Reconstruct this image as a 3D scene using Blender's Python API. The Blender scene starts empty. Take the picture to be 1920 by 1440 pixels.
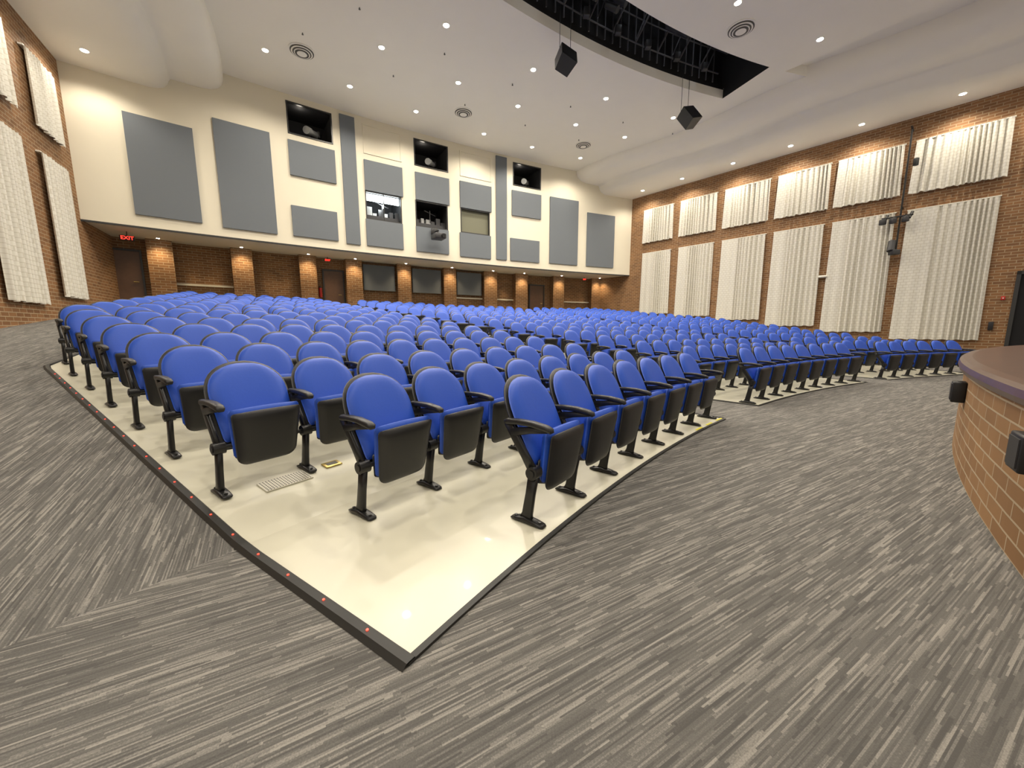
import bpy, bmesh, math, random
from mathutils import Vector, Matrix
random.seed(7)
sc=bpy.context.scene
COL=sc.collection
rad=math.radians
sin=lambda a: math.sin(rad(a)); cos=lambda a: math.cos(rad(a))
O=Vector((17.9,-10.95))
W=Vector((34.24,-41.15)); RW=72.15; A0=2.2969
C1=Vector((-13.66,12.8)); C2=Vector((7.68,25.93))
DR=Vector((.64,-.768)).normalized(); NR=Vector((-.768,-.64)).normalized()
DL=Vector((.515,-.857)).normalized(); NL=Vector((.857,.515)).normalized()
def fz(r): return max(0.0,.11*(r-23.4))
def pol(r,az,z=0): return Vector((O.x+r*sin(az),O.y+r*cos(az),z))
def azR(r,D): return 50.2-math.degrees(math.acos(max(-1,min(1,(15.75-D)/r))))
def azL(r,D): return 59.0-math.degrees(math.acos(max(-1,min(1,(D-14.8)/r))))
def arc(s,off,z):
    a=A0-s/RW
    return Vector((W.x+(RW+off)*math.cos(a),W.y+(RW+off)*math.sin(a),z))

# ---------------- materials
def newmat(name):
    m=bpy.data.materials.new(name); m.use_nodes=True
    nt=m.node_tree; b=nt.nodes['Principled BSDF']
    return m,nt,b
def simple(name,col,rough=.6,metal=0,noise=0,nscale=20,bump=0,emit=None,es=0,coat=0,sheen=0):
    m,nt,b=newmat(name)
    b.inputs['Base Color'].default_value=(*col,1)
    b.inputs['Roughness'].default_value=rough
    b.inputs['Metallic'].default_value=metal
    if coat: b.inputs['Coat Weight'].default_value=coat
    if emit:
        b.inputs['Emission Color'].default_value=(*emit,1); b.inputs['Emission Strength'].default_value=es
    if noise or bump:
        tc=nt.nodes.new('ShaderNodeTexCoord'); n=nt.nodes.new('ShaderNodeTexNoise')
        n.inputs['Scale'].default_value=nscale; n.inputs['Detail'].default_value=4
        nt.links.new(tc.outputs['Object'],n.inputs['Vector'])
        if noise:
            mx=nt.nodes.new('ShaderNodeMix'); mx.data_type='RGBA'
            mx.inputs['A'].default_value=(*[c*(1-noise) for c in col],1)
            mx.inputs['B'].default_value=(*[min(1,c*(1+noise)) for c in col],1)
            nt.links.new(n.outputs['Fac'],mx.inputs['Factor']); nt.links.new(mx.outputs['Result'],b.inputs['Base Color'])
        if bump:
            bp=nt.nodes.new('ShaderNodeBump'); bp.inputs['Strength'].default_value=bump; bp.inputs['Distance'].default_value=.01
            nt.links.new(n.outputs['Fac'],bp.inputs['Height']); nt.links.new(bp.outputs['Normal'],b.inputs['Normal'])
    return m
def brickmat(name,c1,c2,mort,bw=.30,bh=.1,ms=.008):
    m,nt,b=newmat(name)
    tc=nt.nodes.new('ShaderNodeTexCoord'); br=nt.nodes.new('ShaderNodeTexBrick')
    br.inputs['Scale'].default_value=1; br.inputs['Brick Width'].default_value=bw; br.inputs['Row Height'].default_value=bh
    br.inputs['Mortar Size'].default_value=ms; br.inputs['Mortar Smooth'].default_value=.2; br.inputs['Bias'].default_value=-.1
    br.inputs['Color1'].default_value=(*c1,1); br.inputs['Color2'].default_value=(*c2,1); br.inputs['Mortar'].default_value=(*mort,1)
    nt.links.new(tc.outputs['UV'],br.inputs['Vector'])
    n=nt.nodes.new('ShaderNodeTexNoise'); n.inputs['Scale'].default_value=1.7; n.inputs['Detail'].default_value=5
    nt.links.new(tc.outputs['UV'],n.inputs['Vector'])
    mr=nt.nodes.new('ShaderNodeMapRange'); mr.inputs[3].default_value=.75; mr.inputs[4].default_value=1.25
    nt.links.new(n.outputs['Fac'],mr.inputs[0])
    mx=nt.nodes.new('ShaderNodeMix'); mx.data_type='RGBA'; mx.blend_type='MULTIPLY'; mx.inputs['Factor'].default_value=1
    nt.links.new(br.outputs['Color'],mx.inputs['A']); nt.links.new(mr.outputs[0],mx.inputs['B'])
    nt.links.new(mx.outputs['Result'],b.inputs['Base Color'])
    bp=nt.nodes.new('ShaderNodeBump'); bp.inputs['Strength'].default_value=.5; bp.inputs['Distance'].default_value=.01; bp.invert=True
    nt.links.new(br.outputs['Fac'],bp.inputs['Height']); nt.links.new(bp.outputs['Normal'],b.inputs['Normal'])
    b.inputs['Roughness'].default_value=.75
    return m
def carpet(name,ang):
    m,nt,b=newmat(name); N=nt.nodes; L=nt.links
    tc=N.new('ShaderNodeTexCoord'); mp=N.new('ShaderNodeMapping'); mp.inputs['Rotation'].default_value=(0,0,rad(-ang))
    L.new(tc.outputs['Object'],mp.inputs['Vector'])
    sp=N.new('ShaderNodeSeparateXYZ'); L.new(mp.outputs[0],sp.inputs[0])
    def mth(op,a,bv=None,c=None):
        n=N.new('ShaderNodeMath'); n.operation=op
        for i,x in enumerate((a,bv,c)):
            if x is None: continue
            if isinstance(x,(int,float)): n.inputs[i].default_value=x
            else: L.new(x,n.inputs[i])
        return n.outputs[0]
    def streak(w,l,seed):
        v=mth('FLOOR',mth('DIVIDE',sp.outputs['Y'],w))
        wn=N.new('ShaderNodeTexWhiteNoise'); wn.noise_dimensions='1D'; L.new(mth('ADD',v,seed),wn.inputs['W'])
        u=mth('FLOOR',mth('ADD',mth('DIVIDE',sp.outputs['X'],l),mth('MULTIPLY',wn.outputs['Value'],37.0)))
        cb=N.new('ShaderNodeCombineXYZ'); L.new(u,cb.inputs[0]); L.new(v,cb.inputs[1]); cb.inputs[2].default_value=seed
        w2=N.new('ShaderNodeTexWhiteNoise'); w2.noise_dimensions='3D'; L.new(cb.outputs[0],w2.inputs['Vector'])
        return w2.outputs['Value']
    s1=streak(.0065,.18,1.3); s2=streak(.0125,.36,5.1)
    tl=N.new('ShaderNodeTexBrick'); tl.inputs['Scale'].default_value=1; tl.inputs['Brick Width'].default_value=1.0; tl.inputs['Row Height'].default_value=.25
    tl.inputs['Mortar Size'].default_value=0; tl.inputs['Color1'].default_value=(0,0,0,1); tl.inputs['Color2'].default_value=(1,1,1,1)
    L.new(mp.outputs[0],tl.inputs['Vector'])
    val=mth('ADD',mth('MULTIPLY',s1,.6),mth('MULTIPLY',s2,.4))
    no=N.new('ShaderNodeTexNoise'); no.inputs['Scale'].default_value=190; no.inputs['Detail'].default_value=2; L.new(tc.outputs['Object'],no.inputs['Vector'])
    val=mth('ADD',val,mth('MULTIPLY',mth('SUBTRACT',no.outputs['Fac'],.5),.6))
    val=mth('ADD',val,mth('MULTIPLY',mth('SUBTRACT',tl.outputs['Color'],.5),.06))
    cr=N.new('ShaderNodeValToRGB'); L.new(val,cr.inputs[0])
    e=cr.color_ramp.elements; e[0].position=.12; e[0].color=(.088,.085,.080,1); e[1].position=.95; e[1].color=(.32,.305,.275,1)
    k=cr.color_ramp.elements.new(.55); k.color=(.145,.140,.130,1)
    L.new(cr.outputs[0],b.inputs['Base Color'])
    b.inputs['Roughness'].default_value=.95
    bp=N.new('ShaderNodeBump'); bp.inputs['Strength'].default_value=.3; bp.inputs['Distance'].default_value=.004
    L.new(val,bp.inputs['Height']); L.new(bp.outputs['Normal'],b.inputs['Normal'])
    return m
M_carpA=carpet('carpet_front',30); M_carpB=carpet('carpet_aisle',121)
M_epoxy=simple('cream_epoxy',(.74,.72,.58),.28,noise=.05,nscale=2.2,coat=.08)
M_strip=simple('black_rubber_edge',(.018,.018,.016),.5)
M_blue=simple('blue_vinyl',(.020,.092,.56),.50,noise=.04,nscale=60,bump=.05)
M_blk=simple('black_plastic',(.014,.014,.015),.42,bump=.1,nscale=300)
M_blkm=simple('black_metal',(.02,.02,.02),.35,metal=.3)
M_brick=brickmat('tan_brick',(.28,.135,.052),(.175,.082,.032),(.38,.28,.17),ms=.011)
M_brickS=brickmat('stage_brick',(.33,.18,.075),(.25,.13,.052),(.46,.36,.24),bw=.30,bh=.1,ms=.007)
M_cream=simple('cream_paint',(.74,.69,.56),.8,noise=.02,nscale=2)
M_ceil=simple('ceiling_white',(.86,.83,.76),.85,noise=.02,nscale=1.5)
M_panel=simple('grey_fabric_panel',(.150,.168,.188),.95,noise=.10,nscale=150,bump=.2)
M_dark=simple('booth_dark',(.02,.02,.022),.8)
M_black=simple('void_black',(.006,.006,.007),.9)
M_frame=simple('dark_window_frame',(.03,.03,.03),.4)
M_wood=simple('stage_wood',(.085,.036,.02),.35,noise=.35,nscale=6,coat=.15)
M_white=simple('white_trim',(.8,.78,.70),.4)
M_grill=simple('vent_metal',(.66,.64,.54),.4,metal=.1)
M_gdark=simple('vent_gap',(.08,.075,.065),.6)
M_lens=simple('downlight_lens',(1,1,1),.3,emit=(1,.95,.85),es=28)
M_red=simple('red_led',(.8,.02,.01),.3,emit=(1,.04,.02),es=5)
M_exit=simple('exit_red',(.8,.02,.01),.3,emit=(1,.05,.03),es=2)
M_redp=simple('red_paint',(.5,.02,.015),.35)
M_tube=simple('fluorescent_tube',(1,1,1),.3,emit=(.9,1,1),es=9)
M_blind=simple('olive_blind',(.16,.16,.11),.7,noise=.05)
M_grey=simple('equipment_grey',(.35,.36,.36),.45)
M_dgrey=simple('dark_grey_metal',(.05,.05,.053),.45,metal=.4)
M_rig=simple('rig_metal',(.10,.10,.11),.45,metal=.5)
M_door=simple('door_wood',(.12,.06,.03),.4,noise=.2,nscale=8)
M_brass=simple('brass_plate',(.55,.42,.14),.35,metal=.8)
M_yel=simple('yellow_nosing',(.75,.68,.05),.5)
def curtmat():
    m,nt,b=newmat('banner_fabric'); N=nt.nodes;L=nt.links
    tc=N.new('ShaderNodeTexCoord'); br=N.new('ShaderNodeTexBrick')
    br.inputs['Scale'].default_value=1; br.inputs['Brick Width'].default_value=.16; br.inputs['Row Height'].default_value=.11; br.inputs['Mortar Size'].default_value=.010
    br.inputs['Color1'].default_value=(.74,.72,.65,1); br.inputs['Color2'].default_value=(.71,.69,.62,1); br.inputs['Mortar'].default_value=(.60,.57,.49,1)
    L.new(tc.outputs['UV'],br.inputs['Vector']); L.new(br.outputs['Color'],b.inputs['Base Color'])
    b.inputs['Roughness'].default_value=.9
    return m
M_curt=curtmat()

# ---------------- mesh helpers
def mkobj(name,verts,faces,mats,smooth=False):
    me=bpy.data.meshes.new(name); me.from_pydata([tuple(v) for v in verts],[],faces)
    me.materials.append(mats)
    if smooth:
        for p in me.polygons: p.use_smooth=True
    me.update()
    ob=bpy.data.objects.new(name,me); COL.objects.link(ob)
    return ob
class MB:
    def __init__(s): s.v=[];s.f=[];s.m=[];s.uv=[];s.sm=[]
    def add(s,vs,fs,mi=0,uv=None,smooth=False):
        o=len(s.v); s.v+= [tuple(v) for v in vs]; s.uv+= (uv if uv else [(0,0)]*len(vs))
        for f in fs: s.f.append(tuple(i+o for i in f)); s.m.append(mi); s.sm.append(smooth)
    def quad(s,a,b,c,d,mi=0,uv=None): s.add([a,b,c,d],[(0,1,2,3)],mi,uv)
    def box(s,c,size,mi=0,rot=None,bev=0,seg=2,smooth=None):
        bm=bmesh.new(); bmesh.ops.create_cube(bm,size=1)
        for v in bm.verts: v.co=Vector((v.co.x*size[0],v.co.y*size[1],v.co.z*size[2]))
        if bev: bmesh.ops.bevel(bm,geom=bm.edges[:],offset=bev,segments=seg,profile=.5,affect='EDGES')
        Mx=Matrix.Translation(c)@(rot.to_4x4() if rot else Matrix())
        bm.transform(Mx); bm.verts.index_update()
        s.add([v.co.copy() for v in bm.verts],[[v.index for v in f.verts] for f in bm.faces],mi,smooth=(bev>0 if smooth is None else smooth)); bm.free()
    def cyl(s,p,q,r,mi=0,n=10,r2=None):
        p=Vector(p);q=Vector(q); d=(q-p); z=d.normalized(); x=z.orthogonal().normalized(); y=z.cross(x)
        r2=r if r2 is None else r2
        vs=[];
        for i in range(n):
            a=2*math.pi*i/n; e=x*math.cos(a)+y*math.sin(a); vs+= [p+e*r,q+e*r2]
        fs=[(2*i,2*((i+1)%n),2*((i+1)%n)+1,2*i+1) for i in range(n)]
        s.add(vs,fs,mi,smooth=True)
        s.add([vs[2*i] for i in range(n)],[tuple(range(n))[::-1]],mi); s.add([vs[2*i+1] for i in range(n)],[tuple(range(n))],mi)
    def arcbox(s,s0,s1,z0,z1,o0,o1,mi=0,n=4):
        vs=[];uv=[]
        for i in range(n+1):
            t=s0+(s1-s0)*i/n
            vs+=[arc(t,o0,z0),arc(t,o0,z1),arc(t,o1,z1),arc(t,o1,z0)]; uv+=[(t,z0),(t,z1),(t,z1+o1-o0),(t,z0-o1+o0)]
        fs=[]
        for i in range(n):
            a=4*i;b=a+4
            for k in range(4): fs.append((a+k,a+(k+1)%4,b+(k+1)%4,b+k))
        s.add(vs,fs,mi,uv)
        d=abs(o1-o0)
        for e,t in ((0,s0),(4*n,s1)):
            s.add([vs[e],vs[e+1],vs[e+2],vs[e+3]],[(0,1,2,3)],mi,[(t,z0),(t,z1),(t+d,z1),(t+d,z0)])
    def make(s,name,mats,parent=None):
        me=bpy.data.meshes.new(name); me.from_pydata(s.v,[],s.f)
        for m in (mats if isinstance(mats,(list,tuple)) else [mats]): me.materials.append(m)
        ul=me.uv_layers.new(name='UVMap')
        for p in me.polygons:
            p.material_index=s.m[p.index]; p.use_smooth=s.sm[p.index]
            for li in p.loop_indices: ul.data[li].uv=s.uv[me.loops[li].vertex_index]
        me.update()
        ob=bpy.data.objects.new(name,me); COL.objects.link(ob)
        if parent: ob.parent=parent
        return ob

# ---------------- floor
def polar_patch(mb,r0,r1,f0,f1,nr,na,z,mi=0,clipback=None):
    for i in range(nr):
        ra=r0+(r1-r0)*i/nr; rb=r0+(r1-r0)*(i+1)/nr
        for j in range(na):
            a0=f0(ra)+(f1(ra)-f0(ra))*j/na; a1=f0(ra)+(f1(ra)-f0(ra))*(j+1)/na
            b0=f0(rb)+(f1(rb)-f0(rb))*j/na; b1=f0(rb)+(f1(rb)-f0(rb))*(j+1)/na
            c=pol((ra+rb)/2,(a0+b1)/2)
            if clipback is not None and (Vector((c.x,c.y))-W).length>RW+clipback: continue
            mb.quad(pol(ra,a0,z(ra)),pol(ra,a1,z(ra)),pol(rb,b1,z(rb)),pol(rb,b0,z(rb)),mi)
mb=MB()
polar_patch(mb,19.85,23.4,lambda r:azL(r,0),lambda r:azR(r,0),4,60,lambda r:0)
mb.make('floor',[M_carpA])
mb=MB()
polar_patch(mb,23.4,44,lambda r:azL(r,0),lambda r:azR(r,0),40,70,fz,0,3.4)
mb.make('floor_raked',[M_carpB])

# ---------------- seat blocks
PITCH=.5627; R1=22.17; DRR=.955; NROW=18
EDGE_L=-56.15; LCLIP=2.3
def cAB(r): return -41.05-.75*(r-22)/15
def cBC(r): return -24.85-2.3*(r-22)/15
def dg(m,r): return math.degrees(m/r)
rows=[]
for n in range(NROW):
    r=R1+DRR*n
    left=max(EDGE_L+dg(.12,r), azL(r,LCLIP))
    if n==0: left=-53.28
    if n==1: left=-54.72
    Aend=cAB(r)-dg(.80,r); Bst=cAB(r)+dg(.80,r); Bend=cBC(r)-dg(.60,r); Cst=cBC(r)+dg(.60,r)
    Cend=min(-13.9+ (0 if n==0 else .3), azR(r,1.7))
    rows.append((n,r,[(left,Aend),(Bst,Bend),(Cst,Cend)]))
fl=MB()
for n,r,bl in rows:
    ra=r-.15; rb=ra+DRR
    for k,(a,b) in enumerate(bl):
        rr=[ra,rb] if not(ra<23.4<rb) else [ra,23.4,rb]
        for x,y in zip(rr,rr[1:]):
            if k==0:
                ax=max(EDGE_L,azL(x,LCLIP-.12)); ay=max(EDGE_L,azL(y,LCLIP-.12))
            else: ax=ay=a-dg(.10,r)
            bb=b+dg(.10,r)
            if bb-ax<1: continue
            na=max(4,int((bb-ax)/1.2))
            for j in range(na):
                p=ax+(bb-ax)*j/na;q=ax+(bb-ax)*(j+1)/na
                p2=ay+(bb-ay)*j/na;q2=ay+(bb-ay)*(j+1)/na
                c=pol(y,(p+q)/2)
                if (Vector((c.x,c.y))-W).length>RW+1.2: continue
                e=.008
                fl.quad(pol(x,p,fz(x)+e),pol(x,q,fz(x)+e),pol(y,q2,fz(y)+e),pol(y,p2,fz(y)+e))
fl.make('floor_seating_platform',[M_epoxy])
st=MB()
def strip_rad(azf,r0,r1,w,side,n=30,h=.02):
    for i in range(n):
        x=r0+(r1-r0)*i/n; y=r0+(r1-r0)*(i+1)/n
        def P(r,o,z): return pol(r,azf(r)+side*dg(o,r),fz(r)+z)
        vs=[P(x,0,.008),P(x,0.01,h),P(x,w*.7,h),P(x,w,.002),P(y,0,.008),P(y,.01,h),P(y,w*.7,h),P(y,w,.002)]
        st.add(vs,[(0,1,5,4),(1,2,6,5),(2,3,7,6)])
def strip_arc(r,a0,a1,w=.03,h=.014):
    n=max(4,int((a1-a0)*1.5))
    for i in range(n):
        p=a0+(a1-a0)*i/n;q=a0+(a1-a0)*(i+1)/n
        vs=[pol(r,p,.008),pol(r,p,h),pol(r-w,p,h),pol(r-w,p,.001),pol(r,q,.008),pol(r,q,h),pol(r-w,q,h),pol(r-w,q,.001)]
        st.add(vs,[(0,1,5,4),(1,2,6,5),(2,3,7,6)])
rf=R1-.15
strip_rad(lambda r:max(EDGE_L,azL(r,LCLIP-.12)),rf-.03,37,.07,-1,60)
bl0=rows[0][2]
strip_arc(rf,EDGE_L-.1,bl0[0][1]+.3); strip_arc(rf,bl0[1][0]-.3,bl0[1][1]+.3); strip_arc(rf,bl0[2][0]-.3,bl0[2][1]+.3)
strip_rad(lambda r:cAB(r)-dg(.70,r),rf,38,.03,1); strip_rad(lambda r:cAB(r)+dg(.70,r),rf,38,.03,-1)
strip_rad(lambda r:cBC(r)-dg(.50,r),rf,38,.03,1); strip_rad(lambda r:cBC(r)+dg(.50,r),rf,38,.03,-1)
strip_rad(lambda r:min(-13.6,azR(r,1.6)),rf,36,.03,1)
st.make('trim_platform_edge',[M_strip])
led=MB()
for i in range(22):
    r=22.25+.32*i
    p=pol(r,EDGE_L-dg(.03,r),fz(r)+.020)
    led.cyl(p,p+Vector((0,0,.004)),.0055,0,8)
led.make('aisle_led_strip',[M_red])
nz=MB()
for i in range(3):
    a=bl0[0][1]-dg(.1+.35*i,rf); b=a+dg(.2,rf)
    nz.quad(pol(rf+.01,a,.012),pol(rf+.01,b,.012),pol(rf+.04,b,.012),pol(rf+.04,a,.012))
nz.make('yellow_edge_marking',[M_yel])
def place(ob,r,az,z): 
    ob.location=pol(r,az,z); ob.rotation_euler=(0,0,rad(-az))
g=MB(); g.box(Vector((0,0,.004)),(.34,.17,.008),0)
for i in range(16):
    for j in range(8): g.box(Vector((-.154+.0205*i,-.07+.02*j,.0085)),(.009,.009,.002),1)
go=g.make('floor_air_grille',[M_grill,M_gdark]); place(go,24.0,-54.95,fz(24.0)+.012); go.rotation_euler.x=math.atan(.11)
g=MB(); g.box(Vector((0,0,.005)),(.14,.10,.01),0,bev=.003); g.box(Vector((0,0,.011)),(.09,.05,.003),1)
go=g.make('brass_floor_box',[M_brass,M_gdark]); place(go,24.05,-54.0,fz(24.05)+.012); go.rotation_euler.x=math.atan(.11)

# ---------------- seat mesh
def pad(mb,yz0,yz1,wfun,th_front,th_back,mi,nu=12,nv=20,dome=.02,base=0,wrap=.025,ex=14,top=0,WM=.256):
    p0=Vector((0,yz0[0],yz0[1])); p1=Vector((0,yz1[0],yz1[1])); up=(p1-p0); Ht=up.length; up.normalize()
    nrm=Vector((0,-up.z,up.y))
    if nrm.y>0: nrm=-nrm
    ts=[.5-.5*math.cos(math.pi*i/nv) for i in range(nv+1)]
    F=[];B=[]
    for t in ts:
        w=wfun(t); rf_=[];rb_=[]
        for j in range(nu+1):
            u=-math.cos(math.pi*j/nu)
            edge=(1-abs(u)**8)*min(1,(1-abs(2*t-1)**ex))
            d=dome*(1-u*u)*(1-(2*t-1)**2)
            c=p0+up*(t*Ht+top*(1-u*u)*t*t)+Vector((u*w,0,0))
            curve=wrap*(u*w/WM)**2
            rf_.append(c+nrm*(base+th_front*edge+d*.6+curve)); rb_.append(c+nrm*(base-th_back*edge-d*.6+curve))
        F.append(rf_);B.append(rb_)
    vs=[p for r_ in F for p in r_]+[p for r_ in B for p in r_]
    K=nu+1; off=(nv+1)*K; fs=[]
    for i in range(nv):
        for j in range(nu):
            a=i*K+j; fs.append((a,a+1,a+K+1,a+K)); fs.append((off+a,off+a+K,off+a+K+1,off+a+1))
    for i in range(nv):
        a=i*K; fs.append((a,a+K,off+a+K,off+a)); a=i*K+nu; fs.append((a,off+a,off+a+K,a+K))
    for j in range(nu):
        fs.append((j,off+j,off+j+1,j+1)); a=nv*K+j; fs.append((a,a+1,off+a+1,off+a))
    mb.add(vs,fs,mi,smooth=True)
def wback(t,W0=.240,W1=.256,k=.56):
    if t<k:
        w=W0+(W1-W0)*t/k
        if t<.06: w*= .93+.07*math.sqrt(max(0,1-(1-t/.06)**2))
        return w
    q=(t-k)/(1-k); return W1*max(.012,(1-q**2.45))**.5
def wpan(t,wb=.188,wt=.222,rb=.16,rt=.06):
    w=wb+(wt-wb)*t
    if t<rb: w-=.07*(1-math.sqrt(max(0,1-(1-t/rb)**2)))
    if t>1-rt: w-=.022*(1-math.sqrt(max(0,1-((t-1+rt)/rt)**2)))
    return w
def rod(mb,x,pts,mi,n=12):
    V=[]
    for k,(y,z,hw,ht) in enumerate(pts):
        a=pts[max(0,k-1)];b=pts[min(len(pts)-1,k+1)]
        ty,tz=b[0]-a[0],b[1]-a[1]; l=math.hypot(ty,tz); ty/=l;tz/=l
        for i in range(n):
            an=2*math.pi*i/n; ca,sa=math.cos(an),math.sin(an)
            ca=math.copysign(abs(ca)**.55,ca); sa=math.copysign(abs(sa)**.55,sa)
            V.append(Vector((x+hw*ca,y-tz*ht*sa,z+ty*ht*sa)))
    F=[(k*n+i,k*n+(i+1)%n,(k+1)*n+(i+1)%n,(k+1)*n+i) for k in range(len(pts)-1) for i in range(n)]
    F.append(tuple(range(n))[::-1]); F.append(tuple((len(pts)-1)*n+i for i in range(n)))
    mb.add(V,F,mi,smooth=True)
def stanchion(mb,x):
    rod(mb,x,[(-.095,.006,.022,.005),(-.08,.010,.032,.010),(-.03,.016,.034,.015),(.05,.022,.034,.020),(.11,.014,.034,.013),(.155,.008,.024,.006)],2)
    for yy in (-.06,.125): mb.cyl((x,yy,.012),(x,yy,.030),.011,2,8)
    rod(mb,x,[(.045,.015,.022,.050),(.035,.06,.019,.038),(.012,.20,.018,.034),(-.010,.33,.018,.036)],2)
    mb.cyl((x-.034,-.012,.345),(x+.034,-.012,.345),.042,2,18); mb.cyl((x-.040,-.012,.345),(x+.040,-.012,.345),.024,2,12)
    rod(mb,x,[(-.012,.345,.015,.034),(.06,.45,.015,.030),(.14,.56,.015,.030),(.190,.640,.014,.032)],2)
    rod(mb,x,[(-.140,.618,.016,.008),(-.132,.632,.025,.016),(-.10,.642,.028,.019),(0,.655,.029,.018),(.10,.655,.027,.018),(.19,.648,.022,.020),(.215,.640,.016,.014)],3)
    rod(mb,x,[(-.11,.625,.018,.012),(.02,.612,.018,.022),(.16,.58,.016,.03)],3)
def seat_mesh(last):
    mb=MB(); h=PITCH/2
    pad(mb,(.050,.300),(.335,.910),lambda t:wback(t)+.010,.020,.040,1,dome=.014)
    pad(mb,(.055,.350),(.321,.890),lambda t:wback(t)*.970,.046,.0,0,dome=.020,base=.014)
    j=random.uniform(-.012,.012)
    pad(mb,(-.015,.235),(-.062+j,.600),lambda t:wpan(t,.200,.228,.1,.10),.030,.060,0,dome=.012,wrap=-.004,ex=10,top=.008)
    pad(mb,(-.035,.185),(-.098+j,.578),lambda t:wpan(t),.030,.028,1,dome=.014,wrap=-.006,ex=12,top=.006)
    pad(mb,(.03,.215),(.01,.40),lambda t:wpan(t,.18,.20),.05,.03,1,dome=.01,wrap=0)
    mb.cyl((-h+.02,-.012,.345),(h-.02,-.012,.345),.016,2,8)
    stanchion(mb,-h)
    if last: stanchion(mb,h)
    ob=mb.make('tmp',[M_blue,M_blk,M_blkm,M_blk]); me=ob.data
    bpy.data.objects.remove(ob); me.name='auditorium_seat_mesh'
    return me
seatM=[seat_mesh(False) for _ in range(4)]; seatL=[seat_mesh(True) for _ in range(2)]
for n,r,bl in rows:
    for k,(a,b) in enumerate(bl):
        if b-a<2: continue
        Lm=rad(b-a)*r; N=int(Lm/PITCH+.12)
        if n==0 and k==0: N=7
        step=(b-a)/N
        ok=[]
        for i in range(N):
            az=a+step*(i+.5)
            c=pol(r,az)
            if (Vector((c.x,c.y))-W).length>RW+.45: continue
            ok.append(az)
        for i,az in enumerate(ok):
            me=random.choice(seatL) if i==len(ok)-1 else random.choice(seatM)
            ob=bpy.data.objects.new('auditorium_seat',me); COL.objects.link(ob)
            ob.location=pol(r,az,fz(r)+.009); ob.rotation_euler=(0,0,rad(-az))
            ob.scale=(rad(step)*r/PITCH,1,1)

# ---------------- stage
mb=MB()
n=90; a0,a1=-120,-2; RS=19.92
for i in range(n):
    p=a0+(a1-a0)*i/n;q=a0+(a1-a0)*(i+1)/n
    u0=rad(p)*20;u1=rad(q)*20
    mb.quad(pol(RS,p,0),pol(RS,q,0),pol(RS,q,.85),pol(RS,p,.85),0,[(u0,0),(u1,0),(u1,.85),(u0,.85)])
    prof=[(RS,.83),(RS+.02,.83),(RS+.045,.845),(RS+.055,.88),(RS+.045,.92),(RS+.02,.94),(RS-.04,.945),(5,.945)]
    for (x,zx),(y,zy) in zip(prof,prof[1:]):
        mb.add([pol(x,p,zx),pol(x,q,zx),pol(y,q,zy),pol(y,p,zy)],[(0,1,2,3)],1,smooth=False)
mb.make('stage',[M_brickS,M_wood])
for az,z in ((-43.4,.66),(-50.1,.63)):
    g=MB(); g.box(Vector((0,.045,0)),(.18,.09,.19),0,bev=.01); g.box(Vector((0,.092,0)),(.14,.008,.15),1)
    o=g.make('stage_edge_floor_pocket',[M_blk,M_dgrey]); place(o,RS,az,z)

# ---------------- side walls
def wallpt(C,D,s,z,d=0,N=None): return Vector((C.x+D.x*s+(N.x*d if N else 0),C.y+D.y*s+(N.y*d if N else 0),z))
def sidewall(name,C,D,N,s0,s1,z0,z1,holes=()):
    mb=MB()
    ss=sorted({s0,s1,*[h[0] for h in holes],*[h[1] for h in holes]}); zs=sorted({z0,z1,*[h[2] for h in holes],*[h[3] for h in holes]})
    for a,b in zip(ss,ss[1:]):
        for c,d in zip(zs,zs[1:]):
            if any(h[0]<=(a+b)/2<=h[1] and h[2]<=(c+d)/2<=h[3] for h in holes): continue
            mb.quad(wallpt(C,D,a,c),wallpt(C,D,b,c),wallpt(C,D,b,d),wallpt(C,D,a,d),0,[(a,c),(b,c),(b,d),(a,d)])
    mb.quad(wallpt(C,D,s0,z0,-.3,N),wallpt(C,D,s1,z0,-.3,N),wallpt(C,D,s1,z1,-.3,N),wallpt(C,D,s0,z1,-.3,N),0,[(s0,z0),(s1,z0),(s1,z1),(s0,z1)])
    return mb.make(name,[M_brick])
sidewall('wall_left',C1,DL,NL,-3.6,17,-.1,9.6)
sidewall('wall_right',C2,DR,NR,-3.6,24,-.1,9.8,[(15.75,18.4,.3,3.1)])
mb=MB()
def bx(C,D,N,s0,s1,z0,z1,d0,d1,mi,m):
    P=[wallpt(C,D,s,z,d,N) for s in (s0,s1) for z in (z0,z1) for d in (d0,d1)]
    m.add(P,[(0,1,3,2),(4,6,7,5),(0,4,5,1),(2,3,7,6),(0,2,6,4),(1,5,7,3)],mi,[(s,z) for s in (s0,s1) for z in (z0,z1) for d in (d0,d1)])
P=[wallpt(C2,DR,s,z,d,NR) for s in (15.75,18.4) for z in (.3,3.1) for d in (0,-.28)]
mb.add(P,[(0,1,3,2),(4,6,7,5),(0,4,5,1),(2,3,7,6),(0,2,6,4)],0)
bx(C2,DR,NR,15.66,15.76,.3,3.2,-.02,.05,1,mb); bx(C2,DR,NR,15.66,18.5,3.1,3.22,-.02,.05,1,mb)
mb.make('door_side_stage',[M_black,M_frame])

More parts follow.
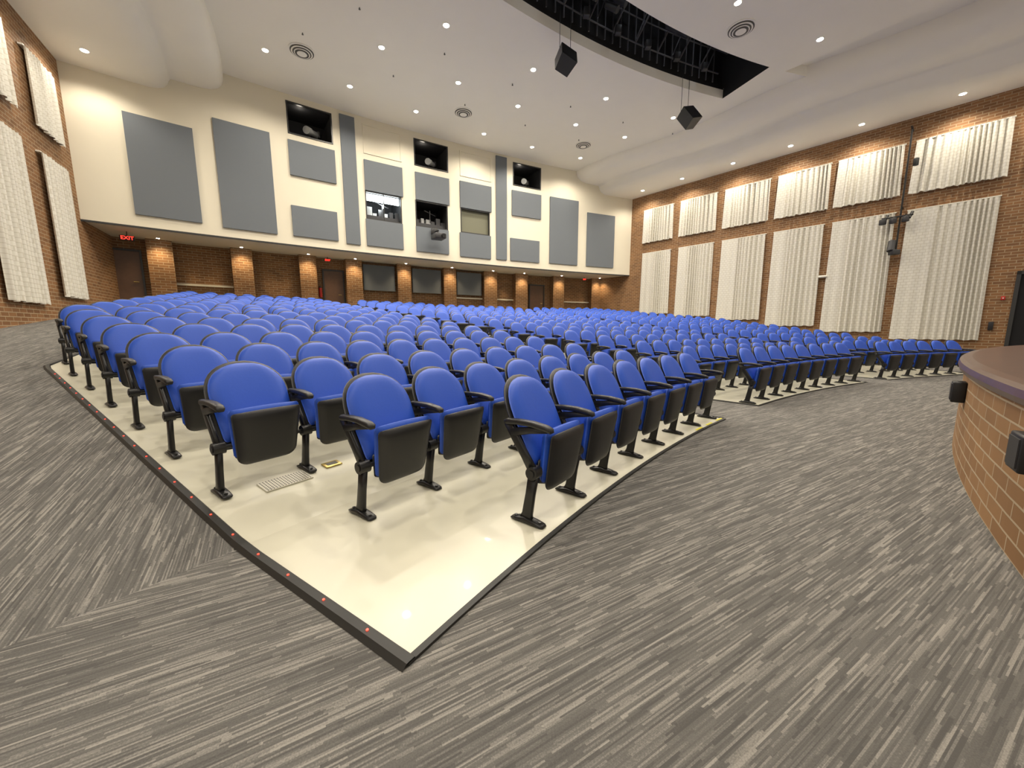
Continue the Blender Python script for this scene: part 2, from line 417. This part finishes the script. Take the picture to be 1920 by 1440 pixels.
def banner(C,D,N,s0,s1,z0,z1,seed,am=1.0,flat=.32):
    """pleated fabric banner: flat leading part then deep vertical box pleats"""
    mb=MB()
    s=s0; ph=0; pts=[]
    rnd=random.Random(seed)
    fl_=flat+rnd.uniform(-.06,.08)
    while s<s1:
        tt=(s-s0)/(s1-s0)
        w=math.sin(ph); w=math.copysign(abs(w)**.7,w)
        if tt<fl_: per=.34; d=.10+am*.015*w
        else:
            per=.17+.05*math.sin(seed+tt*7); d=.105+am*.085*(.75+.25*math.sin(seed*2+tt*13))*w
        pts.append((s,d))
        s+=.014; ph+=2*math.pi*.014/per
    nz=6
    V=[];U=[]
    for j in range(nz+1):
        z=z0+(z1-z0)*j/nz
        k=1+.04*(1-j/nz)
        mid=(s0+s1)/2
        for (s,d) in pts:
            V.append(wallpt(C,D,mid+(s-mid)*k,z+ (.015*math.sin(s*17) if j==0 else 0),.02+d*(.85+.15*(1-j/nz)),N)); U.append((s,z))
    K=len(pts); F=[(j*K+i,j*K+i+1,(j+1)*K+i+1,(j+1)*K+i) for j in range(nz) for i in range(K-1)]
    mb.add(V,F,0,U,smooth=True)
    P=[wallpt(C,D,s,z,d,N) for s in (s0-.02,s1+.02) for z in (z1-.015,z1+.02) for d in (.01,.10)]
    mb.add(P,[(0,1,3,2),(4,6,7,5),(0,4,5,1),(2,3,7,6),(0,2,6,4),(1,5,7,3)],1)
    mb.make('pleated_wall_banner',[M_curt,M_white])
RC=[(.95,2.80,2.12),(3.3,5.25,1.92),(5.7,7.75,1.68),(8.1,10.05,1.35),(10.35,12.35,1.08),(12.7,15.0,.80)]
for i,(a,b,zb) in enumerate(RC):
    banner(C2,DR,NR,a,b,zb,5.86,i); banner(C2,DR,NR,a-.02,b+.02,6.48,8.42,i+20,1,.1)
banner(C2,DR,NR,18.9,20.9,.9,5.86,9); banner(C2,DR,NR,15.5,17.7,6.48,8.42,33)
LC=[(.72,2.3,2.12),(3.2,4.9,1.85),(5.6,7.6,1.6),(8.3,10.2,1.4)]
for i,(a,b,zb) in enumerate(LC):
    banner(C1,DL,NL,a,b,zb,5.84,i+40,.75,.1); banner(C1,DL,NL,a,b,6.5,8.36,i+50,.75,.1)

# ---------------- back wall upper
holes={'W1':(6.08,7.76,8.95,10.16),'W2':(8.97,10.62,6.15,7.36),'W3':(11.31,13.04,8.92,10.12),'W4':(11.29,12.96,6.15,7.36),'W5':(13.66,15.34,6.15,7.36),'W6':(16.76,18.56,8.98,10.16)}
SEND=25.3
mb=MB()
ss=set([0,SEND]); zs=sorted({4.65,10.5,*[h[2] for h in holes.values()],*[h[3] for h in holes.values()]})
for h in holes.values(): ss|={h[0],h[1]}
for i in range(26): ss.add(float(i))
ss=sorted(ss)
for a,b in zip(ss,ss[1:]):
    for c,d in zip(zs,zs[1:]):
        if any(h[0]<=(a+b)/2<=h[1] and h[2]<=(c+d)/2<=h[3] for h in holes.values()): continue
        mb.quad(arc(a,0,c),arc(b,0,c),arc(b,0,d),arc(a,0,d))
mb.make('wall_back',[M_cream])
mb=MB(); mb.arcbox(-1.5,SEND+1.5,4.65,4.8,.0,3.0,0,26); mb.make('ceiling_soffit_rear',[M_cream])
mb=MB(); mb.arcbox(0,SEND,4.60,4.66,-.02,.02,0,26); mb.make('trim_soffit_edge',[M_frame])
mb=MB(); mb.arcbox(-1.5,SEND+1.5,1.2,4.66,2.62,2.9,0,26); mb.make('wall_back_lower',[M_brick])
pil=[(1.37,2.12),(3.94,4.68),(6.45,7.15),(8.45,9.2),(10.96,11.67),(13.52,14.25),(16.01,16.85),(18.11,18.95),(20.83,21.65),(23.8,24.57)]
for a,b in pil:
    m_=MB(); m_.arcbox(a,b,1.5,4.648,2.2,2.619,0,1); m_.make('brick_pilaster',[M_brick])
mb=MB()
for (a,b),(c,d) in zip(pil,pil[1:]):
    if (c<6 or c>16) and not (18<b<19): mb.arcbox(b,c,2.98,3.06,2.5,2.62,0,2)
mb.make('trim_rear_rail',[M_cream])
def panel(s0,s1,z0,z1,off=0,d=.07,name='acoustic_panel'):
    m_=MB(); m_.arcbox(s0,s1,z0,z1,off-d,off-.002,0,3); return m_.make(name,[M_panel])
PAN=[(1.29,3.06,5.04,8.22),(3.66,5.43,4.99,8.77),(6.05,7.79,7.38,8.71),(5.99,7.73,5.02,6.21),(8.06,8.66,4.96,10.24),(8.98,10.70,7.37,8.65),(8.94,10.63,4.98,6.14),
(11.32,13.05,7.37,8.62),(11.28,12.97,4.98,6.14),(13.64,15.43,7.37,8.65),(13.59,15.38,4.95,6.14),(15.72,16.36,4.98,10.27),(16.69,18.56,7.40,8.71),(16.59,18.47,4.99,6.19),(19.17,21.14,5.03,8.73),(21.80,23.85,5.04,8.18)]
for p in PAN: panel(*p)
for a,b in ((9.28,10.86),(11.79,13.42),(14.36,15.90)): panel(a,b,3.2,4.5,2.42,.06)
for a,b,c,d in ((9.0,10.7,8.92,10.14),(13.67,15.45,8.90,10.1)):
    m_=MB()
    for q in ((a,b,c,c+.05),(a,b,d-.05,d),(a,a+.05,c,d),(b-.05,b,c,d)): m_.arcbox(q[0],q[1],q[2],q[3],-.025,0,0,2)
    m_.make('trim_wall_reveal',[M_cream])
def booth(i,key,depth=1.6,blind=False,light=False,spot=False,gear=False):
    a,b,c,d=holes[key]
    e=bpy.data.objects.new('window_%d'%i,None); COL.objects.link(e)
    m_=MB()
    A=[arc(s,o,z) for o in (0,depth) for s in (a,b) for z in (c,d)]
    m_.add(A,[(0,2,6,4),(1,5,7,3),(0,4,5,1),(2,3,7,6),(4,6,7,5)],0)
    m_.make('booth_recess',[M_dark],e)
    m_=MB(); w=.05
    for q in ((a,b,c,c+w),(a,b,d-w,d),(a,a+w,c,d),(b-w,b,c,d)): m_.arcbox(q[0],q[1],q[2],q[3],-.02,.08,0,2)
    if light: m_.arcbox((a+b)/2-.015,(a+b)/2+.015,c,d,0,.06,0,1)
    m_.make('frame',[M_frame],e)
    mid=(a+b)/2
    if blind:
        m_=MB(); m_.arcbox(a+.04,b-.04,c+.04,d-.04,.12,.14,0,2); m_.make('roller_blind',[M_blind],e)
    if light:
        m_=MB(); m_.arcbox(a+.08,b-.08,d-.36,d-.07,.14,.2,0,2); m_.make('fluorescent_light',[M_tube],e)
        l=bpy.data.lights.new('booth_light','POINT'); l.energy=40; l.shadow_soft_size=.1; l.color=(.9,1,1)
        lo=bpy.data.objects.new('booth_light',l); lo.location=arc(mid,.2,d-.5); COL.objects.link(lo); lo.parent=e
    if gear:
        m_=MB()
        rnd=random.Random(i)
        m_.arcbox(a+.05,b-.05,c+.02,c+.25,.25,.9,1,2)
        for k in range(6):
            s_=a+.15+k*.26; hh=rnd.uniform(.12,.42)
            m_.arcbox(s_,s_+rnd.uniform(.14,.24),c+.2,c+.25+hh,.4,.7,rnd.choice((0,1,1)),1)
        m_.cyl(arc(mid,.3,c+.3),arc(mid,.3,c+.9),.02,1); m_.cyl(arc(mid-.3,.25,c+.85),arc(mid+.3,.35,c+.7),.02,1)
        m_.make('control_equipment',[M_grey,M_dgrey],e)
    if spot:
        m_=MB()
        p=arc(mid+.35,.75,c+.50); q=arc(mid+.02,.3,c+.40)
        m_.cyl(p,q,.13,0,14,.11); m_.cyl(q,arc(mid-.14,.12,c+.36),.15,0,14,.15); m_.cyl(arc(mid,.35,c+.02),arc(mid,.35,c+.36),.03,1)
        m_.box(arc(mid+.4,.8,c+.52),(.3,.25,.26),1,bev=.03)
        m_.make('follow_spot',[M_grey,M_dgrey],e)
        l=bpy.data.lights.new('booth_glow','POINT'); l.energy=4; l.shadow_soft_size=.1; l.color=(1,.9,.75)
        lo=bpy.data.objects.new('booth_glow',l); lo.location=arc(mid-.3,.35,d-.15); COL.objects.link(lo); lo.parent=e
booth(1,'W1',spot=True); booth(2,'W2',light=True,gear=True); booth(3,'W3',spot=True); booth(4,'W4',gear=True); booth(5,'W5',blind=True); booth(6,'W6',spot=True)
m_=MB(); sp=12.15
m_.box(arc(sp,-.2,5.95),(.3,.2,.3),1,bev=.02); m_.cyl(arc(sp,-.15,5.95),arc(sp,-.75,5.9),.035,1); m_.cyl(arc(sp,-.7,5.9),arc(sp,-.7,5.72),.03,1)
rz=Matrix.Rotation(rad(31),3,'Z')
m_.box(arc(sp,-.75,5.62),(.55,.65,.24),0,rot=rz,bev=.03); m_.cyl(arc(sp+.1,-1.05,5.62),arc(sp+.1,-1.22,5.6),.09,1,14)
m_.box(arc(sp-.25,-.6,5.85),(.12,.1,.22),1,bev=.01)
m_.make('wall_mounted_projector',[M_dgrey,M_blk])

def door(i,s0,s1):
    zf=fz((arc((s0+s1)/2,2.4,0).xy-O).length)
    e=bpy.data.objects.new('door_%d'%i,None); COL.objects.link(e)
    m_=MB(); m_.arcbox(s0,s1,zf,zf+2.15,2.56,2.615,0,1); m_.make('leaf',[M_door],e)
    m_=MB()
    for q in ((s0-.06,s0,zf,zf+2.2),(s1,s1+.06,zf,zf+2.2),(s0-.06,s1+.06,zf+2.15,zf+2.22)): m_.arcbox(*q,2.52,2.615,0,1)
    m_.make('frame',[M_frame],e)
    m_=MB(); m_.cyl(arc(s1-.1,2.5,zf+1.0),arc(s1-.25,2.5,zf+1.0),.015,0); m_.make('handle',[M_brass],e)
door(1,7.5,8.35); door(2,.2,1.15); door(3,19.3,20.3)
def exitsign(s,off,z,k=1):
    e=bpy.data.objects.new('exit_sign',None); COL.objects.link(e)
    p=arc(s,off,z); a=A0-s/RW
    e.location=p; e.rotation_euler=(0,0,a-math.pi/2)
    m_=MB(); m_.box(Vector((0,0,0)),(.40*k,.06,.17*k),0,bev=.01); m_.cyl((0,0,.08*k),(0,0,4.65-z),.012,0); b_=m_.make('housing',[M_blk],e)
    t=bpy.data.curves.new('exit_text','FONT'); t.body='EXIT'; t.size=.17*k; t.align_x='CENTER'; t.align_y='CENTER'; t.extrude=.003; t.offset=.003
    t.materials.append(M_exit); to=bpy.data.objects.new('lettering',t); COL.objects.link(to); to.parent=e
    to.location=(0,-.035,0); to.rotation_euler=(rad(90),0,0)
exitsign(.95,1.2,4.42); exitsign(7.65,2.2,4.5,.7); exitsign(23.0,1.9,4.5,.7)
m_=MB(); p=arc(7.31,2.53,3.0); m_.cyl(p-Vector((0,0,.25)),p+Vector((0,0,.2)),.07,0,12); m_.cyl(p+Vector((0,0,.2)),p+Vector((0,0,.3)),.03,1)
m_.make('fire_extinguisher',[M_redp,M_blk])

# ---------------- ceiling
mb=MB()
CZ=10.4
AE=-18.6; AS=-62.0
polar_patch(mb,29.5,44,lambda r:azL(r,0),lambda r:azR(r,0),28,60,lambda r:CZ,0,.3)
polar_patch(mb,27.5,29.5,lambda r:AE,lambda r:azR(r,3.5),2,16,lambda r:CZ,0)
for i in range(60):
    p=AS+(AE-AS)*i/60;q=AS+(AE-AS)*(i+1)/60
    mb.quad(pol(29.5,p,CZ),pol(29.5,q,CZ),pol(29.5,q,CZ+.32),pol(29.5,p,CZ+.32))
mb.make('ceiling',[M_ceil])
mb=MB()
polar_patch(mb,12,27.5,lambda r:max(-95,azL(r,0)),lambda r:azR(r,5.1),20,60,lambda r:CZ,0)
for i in range(60):
    p=AS+(AE+2-AS)*i/60;q=AS+(AE+2-AS)*(i+1)/60
    mb.quad(pol(27.5,p,CZ),pol(27.5,q,CZ),pol(27.5,q,CZ+.35),pol(27.5,p,CZ+.35))
for i in range(8):
    e0=AE;e1=azR(27.5,3.3); p=e0+(e1-e0)*i/8;q=e0+(e1-e0)*(i+1)/8
    mb.quad(pol(27.5,p,CZ),pol(27.5,q,CZ),pol(27.5,q,CZ+.36),pol(27.5,p,CZ+.36))
for i in range(20):
    ra=12+15.5*i/20; rb=12+15.5*(i+1)/20
    mb.quad(pol(ra,azR(ra,5.1),CZ),pol(rb,azR(rb,5.1),CZ),pol(rb,azR(rb,5.0),CZ+.35),pol(ra,azR(ra,5.0),CZ+.35))
polar_patch(mb,12,29.5,lambda r:azR(r,5.1),lambda r:azR(r,3.4),16,2,lambda r:CZ+.35,0)
mb.make('ceiling_front',[M_ceil])
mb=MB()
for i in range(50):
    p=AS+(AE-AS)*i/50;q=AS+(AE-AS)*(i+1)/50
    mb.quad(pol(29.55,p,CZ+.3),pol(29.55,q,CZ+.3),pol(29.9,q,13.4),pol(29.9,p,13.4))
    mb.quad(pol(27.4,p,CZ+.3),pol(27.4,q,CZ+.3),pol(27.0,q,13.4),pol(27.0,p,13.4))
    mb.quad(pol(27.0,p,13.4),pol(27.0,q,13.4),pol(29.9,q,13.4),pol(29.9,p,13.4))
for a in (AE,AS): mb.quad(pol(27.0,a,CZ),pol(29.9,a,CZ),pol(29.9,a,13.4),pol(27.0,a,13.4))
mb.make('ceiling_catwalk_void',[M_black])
rg=MB(); rnd=random.Random(3)
for r,z,t in ((29.3,11.1,.03),(29.3,11.9,.03),(29.2,12.7,.03),(28.4,11.5,.04),(27.9,12.3,.03)):
    for i in range(40):
        p=AS+1+(AE-AS-2)*i/40;q=AS+1+(AE-AS-2)*(i+1)/40
        rg.cyl(pol(r,p,z),pol(r,q,z),t,0,6)
for i in range(60):
    a=AS+1.5+(AE-AS-3)*i/59
    rg.cyl(pol(29.3,a,10.75),pol(29.3,a,13.3),.025,0,6)
    if i%3==0: rg.cyl(pol(29.3,a,11.1),pol(27.9,a+.6,12.8),.03,0,6)
    if i%2==0: 
        b=a+rnd.uniform(-.4,.4); zz=rnd.choice((11.2,11.5,11.9))
        rg.cyl(pol(28.7,b,zz),pol(28.4,b+.4,zz-.25),.09,1,10,.11); rg.cyl(pol(28.75,b,zz+.4),pol(28.7,b,zz),.02,1,6)
    if i%4==1: rg.box(pol(29.05,a,11.0),(.2,.2,.24),1,bev=.02)
    if i%5==2: rg.cyl(pol(28.9,a,10.9),pol(28.9,a+1.2,12.2),.02,0,6)
rg.make('catwalk_lighting_rig',[M_rig,M_dgrey])
for k,a in enumerate((-36,-29,-23)):
    l=bpy.data.lights.new('rig_work_light','POINT'); l.energy=14; l.shadow_soft_size=.15; l.color=(.9,.95,1)
    lo=bpy.data.objects.new('rig_work_light',l); lo.location=pol(28.0,a,12.0); COL.objects.link(lo)

def cloud(name,C,D,N,s0,s1,zb,wave):
    prof=[(-.05,zb),(1.2,zb),(2.0,zb+.01),(2.25,zb+.05),(2.42,zb+.13),(2.52,zb+.25),(2.56,zb+.38),(2.62,zb+.46),(2.9,zb+.47),(3.3,zb+.48),(3.6,zb+.53),(3.82,zb+.63),(3.95,zb+.78),(4.01,zb+.98),(4.03,11.15)]
    n=60; V=[];
    for i in range(n+1):
        s=s0+(s1-s0)*i/n
        for k,(d,z) in enumerate(prof):
            if k>2:
                d=d+wave*math.sin(s*.75+ (0 if k<8 else 1.0))
            V.append(wallpt(C,D,s,z,d,N))
    K=len(prof); F=[(i*K+j,i*K+j+1,(i+1)*K+j+1,(i+1)*K+j) for i in range(n) for j in range(K-1)]
    mkobj(name,V,F,M_ceil,smooth=True)
cloud('ceiling_cloud_right',C2,DR,NR,-2.0,24,9.35,.22)
cloud('ceiling_cloud_left',C1,DL,NL,-2.0,17,9.2,.10)

# ---------------- ceiling fixtures
WARM=(1,.90,.75)
def downlight(P,energy,size=150,col=WARM,blend=.6,rr=.085,lit=True):
    m_=MB()
    m_.cyl(P+Vector((0,0,-.012)),P+Vector((0,0,.0)),rr*1.35,1,20)
    m_.cyl(P+Vector((0,0,-.018)),P+Vector((0,0,-.012)),rr,0,20)
    o=m_.make('recessed_downlight',[M_lens,M_white])
    if lit:
        l=bpy.data.lights.new('downlight_lamp','SPOT'); l.energy=energy; l.spot_size=rad(size); l.spot_blend=blend; l.shadow_soft_size=.12; l.color=col
        lo=bpy.data.objects.new('downlight_lamp',l); lo.location=P+Vector((0,0,-.05)); COL.objects.link(lo); lo.parent=o
EN=620
for az in (-52.3,-46,-39.5,-33.2,-26.8,-20.2): downlight(pol(31.3,az,CZ),EN)
for az in (-51.4,-46.4,-41.5,-36.5,-31.8,-26.6,-21.8): downlight(pol(33.5,az,CZ),EN)
for az in (-46,-41.6,-37.3,-32,-27.7,-23): downlight(pol(36.3,az,CZ),EN*.8)
for az in (-74,-66,-58,-50.5,-42.4,-34.3,-26.2,-18): downlight(pol(26,az,CZ),EN)
for az in (-80,-68,-56,-44,-32,-20): downlight(pol(21.5,az,CZ),EN)
for s in (1.3,3.7,6.3,8.7,11.1,13.75,16.3,19): downlight(wallpt(C2,DR,s,9.35,.95,NR),EN*.52)
for s in (1.0,3.6,6.2,8.8): downlight(wallpt(C1,DL,s,9.2,.9,NL),EN*.45)
for a,b in pil:
    P=arc((a+b)/2,1.85,4.65); downlight(P,120,120,(1,.76,.45),.8,rr=.05)
def vent(P,r=.42):
    m_=MB()
    for k,(ra,zz) in enumerate(((r,-.02),(r*.78,-.05),(r*.58,-.075),(r*.36,-.09))):
        m_.cyl(P+Vector((0,0,zz)),P+Vector((0,0,zz+.02)),ra,0,32,ra*.98)
        if k<3: m_.cyl(P+Vector((0,0,zz-.012)),P+Vector((0,0,zz)),ra*.86,1,32)
    m_.make('ceiling_air_diffuser',[M_ceil,M_gdark])
for r,a in ((35.5,-44.6),(35.2,-34.6),(35.0,-24.1),(26.6,-24.0)):
    vent(pol(r,a,CZ))
for r in (32.4,34.6):
    for a in range(-50,-18,5):
        P=pol(r,a+ (1.5 if r in(32.4,37.2) else 0),CZ); m_=MB(); m_.cyl(P+Vector((0,0,-.04)),P,.015,0,8); m_.cyl(P+Vector((0,0,-.05)),P+Vector((0,0,-.04)),.03,0,8); m_.make('ceiling_sprinkler',[M_gdark])
def speaker(P,yaw,roll):
    m_=MB(); R_=(Matrix.Rotation(yaw,3,'Z')@Matrix.Rotation(rad(-30),3,'X')@Matrix.Rotation(roll,3,'Y'))
    w,h,d=.28,.31,.24
    vs=[Vector(v) for v in ((-w,-d,-h),(w,-d,-h),(w,-d,h),(-w,-d,h),(-w*.8,d,-h),(w*.8,d,-h),(w*.8,d,h),(-w*.8,d,h))]
    m_.add([P+R_@v for v in vs],[(0,1,2,3),(5,4,7,6),(0,4,5,1),(3,2,6,7),(1,5,6,2),(0,3,7,4)],0)
    g=[Vector(v) for v in ((-w*.93,-d-.012,-h*.93),(w*.93,-d-.012,-h*.93),(w*.93,-d-.012,h*.93),(-w*.93,-d-.012,h*.93))]
    m_.add([P+R_@v for v in g],[(0,1,2,3)],0)
    for sx in (-.2,.2):
        q=P+R_@Vector((sx,0,h)); m_.cyl(q,Vector((q.x,q.y,11.2)),.008,0,6)
    m_.make('hanging_speaker',[M_blk,M_dgrey])
speaker(pol(29.2,-33.8,9.5),rad(32),rad(20)); speaker(pol(29.3,-22.2,9.28),rad(18),rad(-20))

# right wall accessories
m_=MB()
X=lambda s,z,d: wallpt(C2,DR,s,z,d,NR)
m_.cyl(X(12.53,4.2,.35),X(12.53,8.9,.35),.03,0,8); m_.cyl(X(12.53,8.85,.05),X(12.53,8.85,.6),.03,0,8); m_.cyl(X(12.53,6.0,0),X(12.53,6.0,.4),.03,0,8)
m_.cyl(X(12.0,5.62,.45),X(12.9,5.62,.45),.035,0,8)
for s in (12.05,12.35,12.7): m_.box(X(s,5.48,.5),(.16,.2,.22),1,bev=.03)
for s in (12.1,12.8): m_.cyl(X(s,5.5,.5),X(s+.05,5.75,.3),.05,0,8)
m_.cyl(X(12.4,4.7,.4),X(12.4,4.3,.55),.12,1,12); m_.box(X(12.5,4.25,.45),(.3,.24,.2),1,bev=.03)
m_.box(X(12.75,7.6,.3),(.14,.12,.28),0,bev=.02)
m_.make('wall_pipe_stage_lights',[M_blkm,M_dgrey])
m_=MB(); m_.box(X(10.22,3.56,.09),(.32,.2,.1),0,rot=Matrix.Rotation(rad(-50),3,'Z'),bev=.03); m_.make('wall_motion_sensor',[M_white])
m_=MB(); m_.box(X(15.28,1.32,.03),(.12,.1,.3),0,rot=Matrix.Rotation(rad(-50),3,'Z'),bev=.01); m_.make('wall_phone_box',[M_blk])
m_=MB(); m_.box(X(15.45,2.3,.04),(.10,.06,.13),0,rot=Matrix.Rotation(rad(-50),3,'Z'),bev=.01); m_.cyl(X(15.45,2.3,.08),X(15.45,2.3,.11),.02,1); m_.make('fire_alarm_strobe',[M_redp,M_white])

# ---------------- world + camera
w=bpy.data.worlds.new('World'); sc.world=w; w.use_nodes=True
w.node_tree.nodes['Background'].inputs[0].default_value=(1,.91,.78,1); w.node_tree.nodes['Background'].inputs[1].default_value=.75
cd=bpy.data.cameras.new('camera'); cam=bpy.data.objects.new('camera',cd); COL.objects.link(cam); sc.camera=cam
cd.sensor_width=36; cd.lens=721/1920*36; cd.clip_end=200; cd.clip_start=.05
cam.location=(0,0,1.25); cam.rotation_euler=(rad(90-8.3),0,0)
sc.view_settings.view_transform='Standard'; sc.view_settings.look='None'
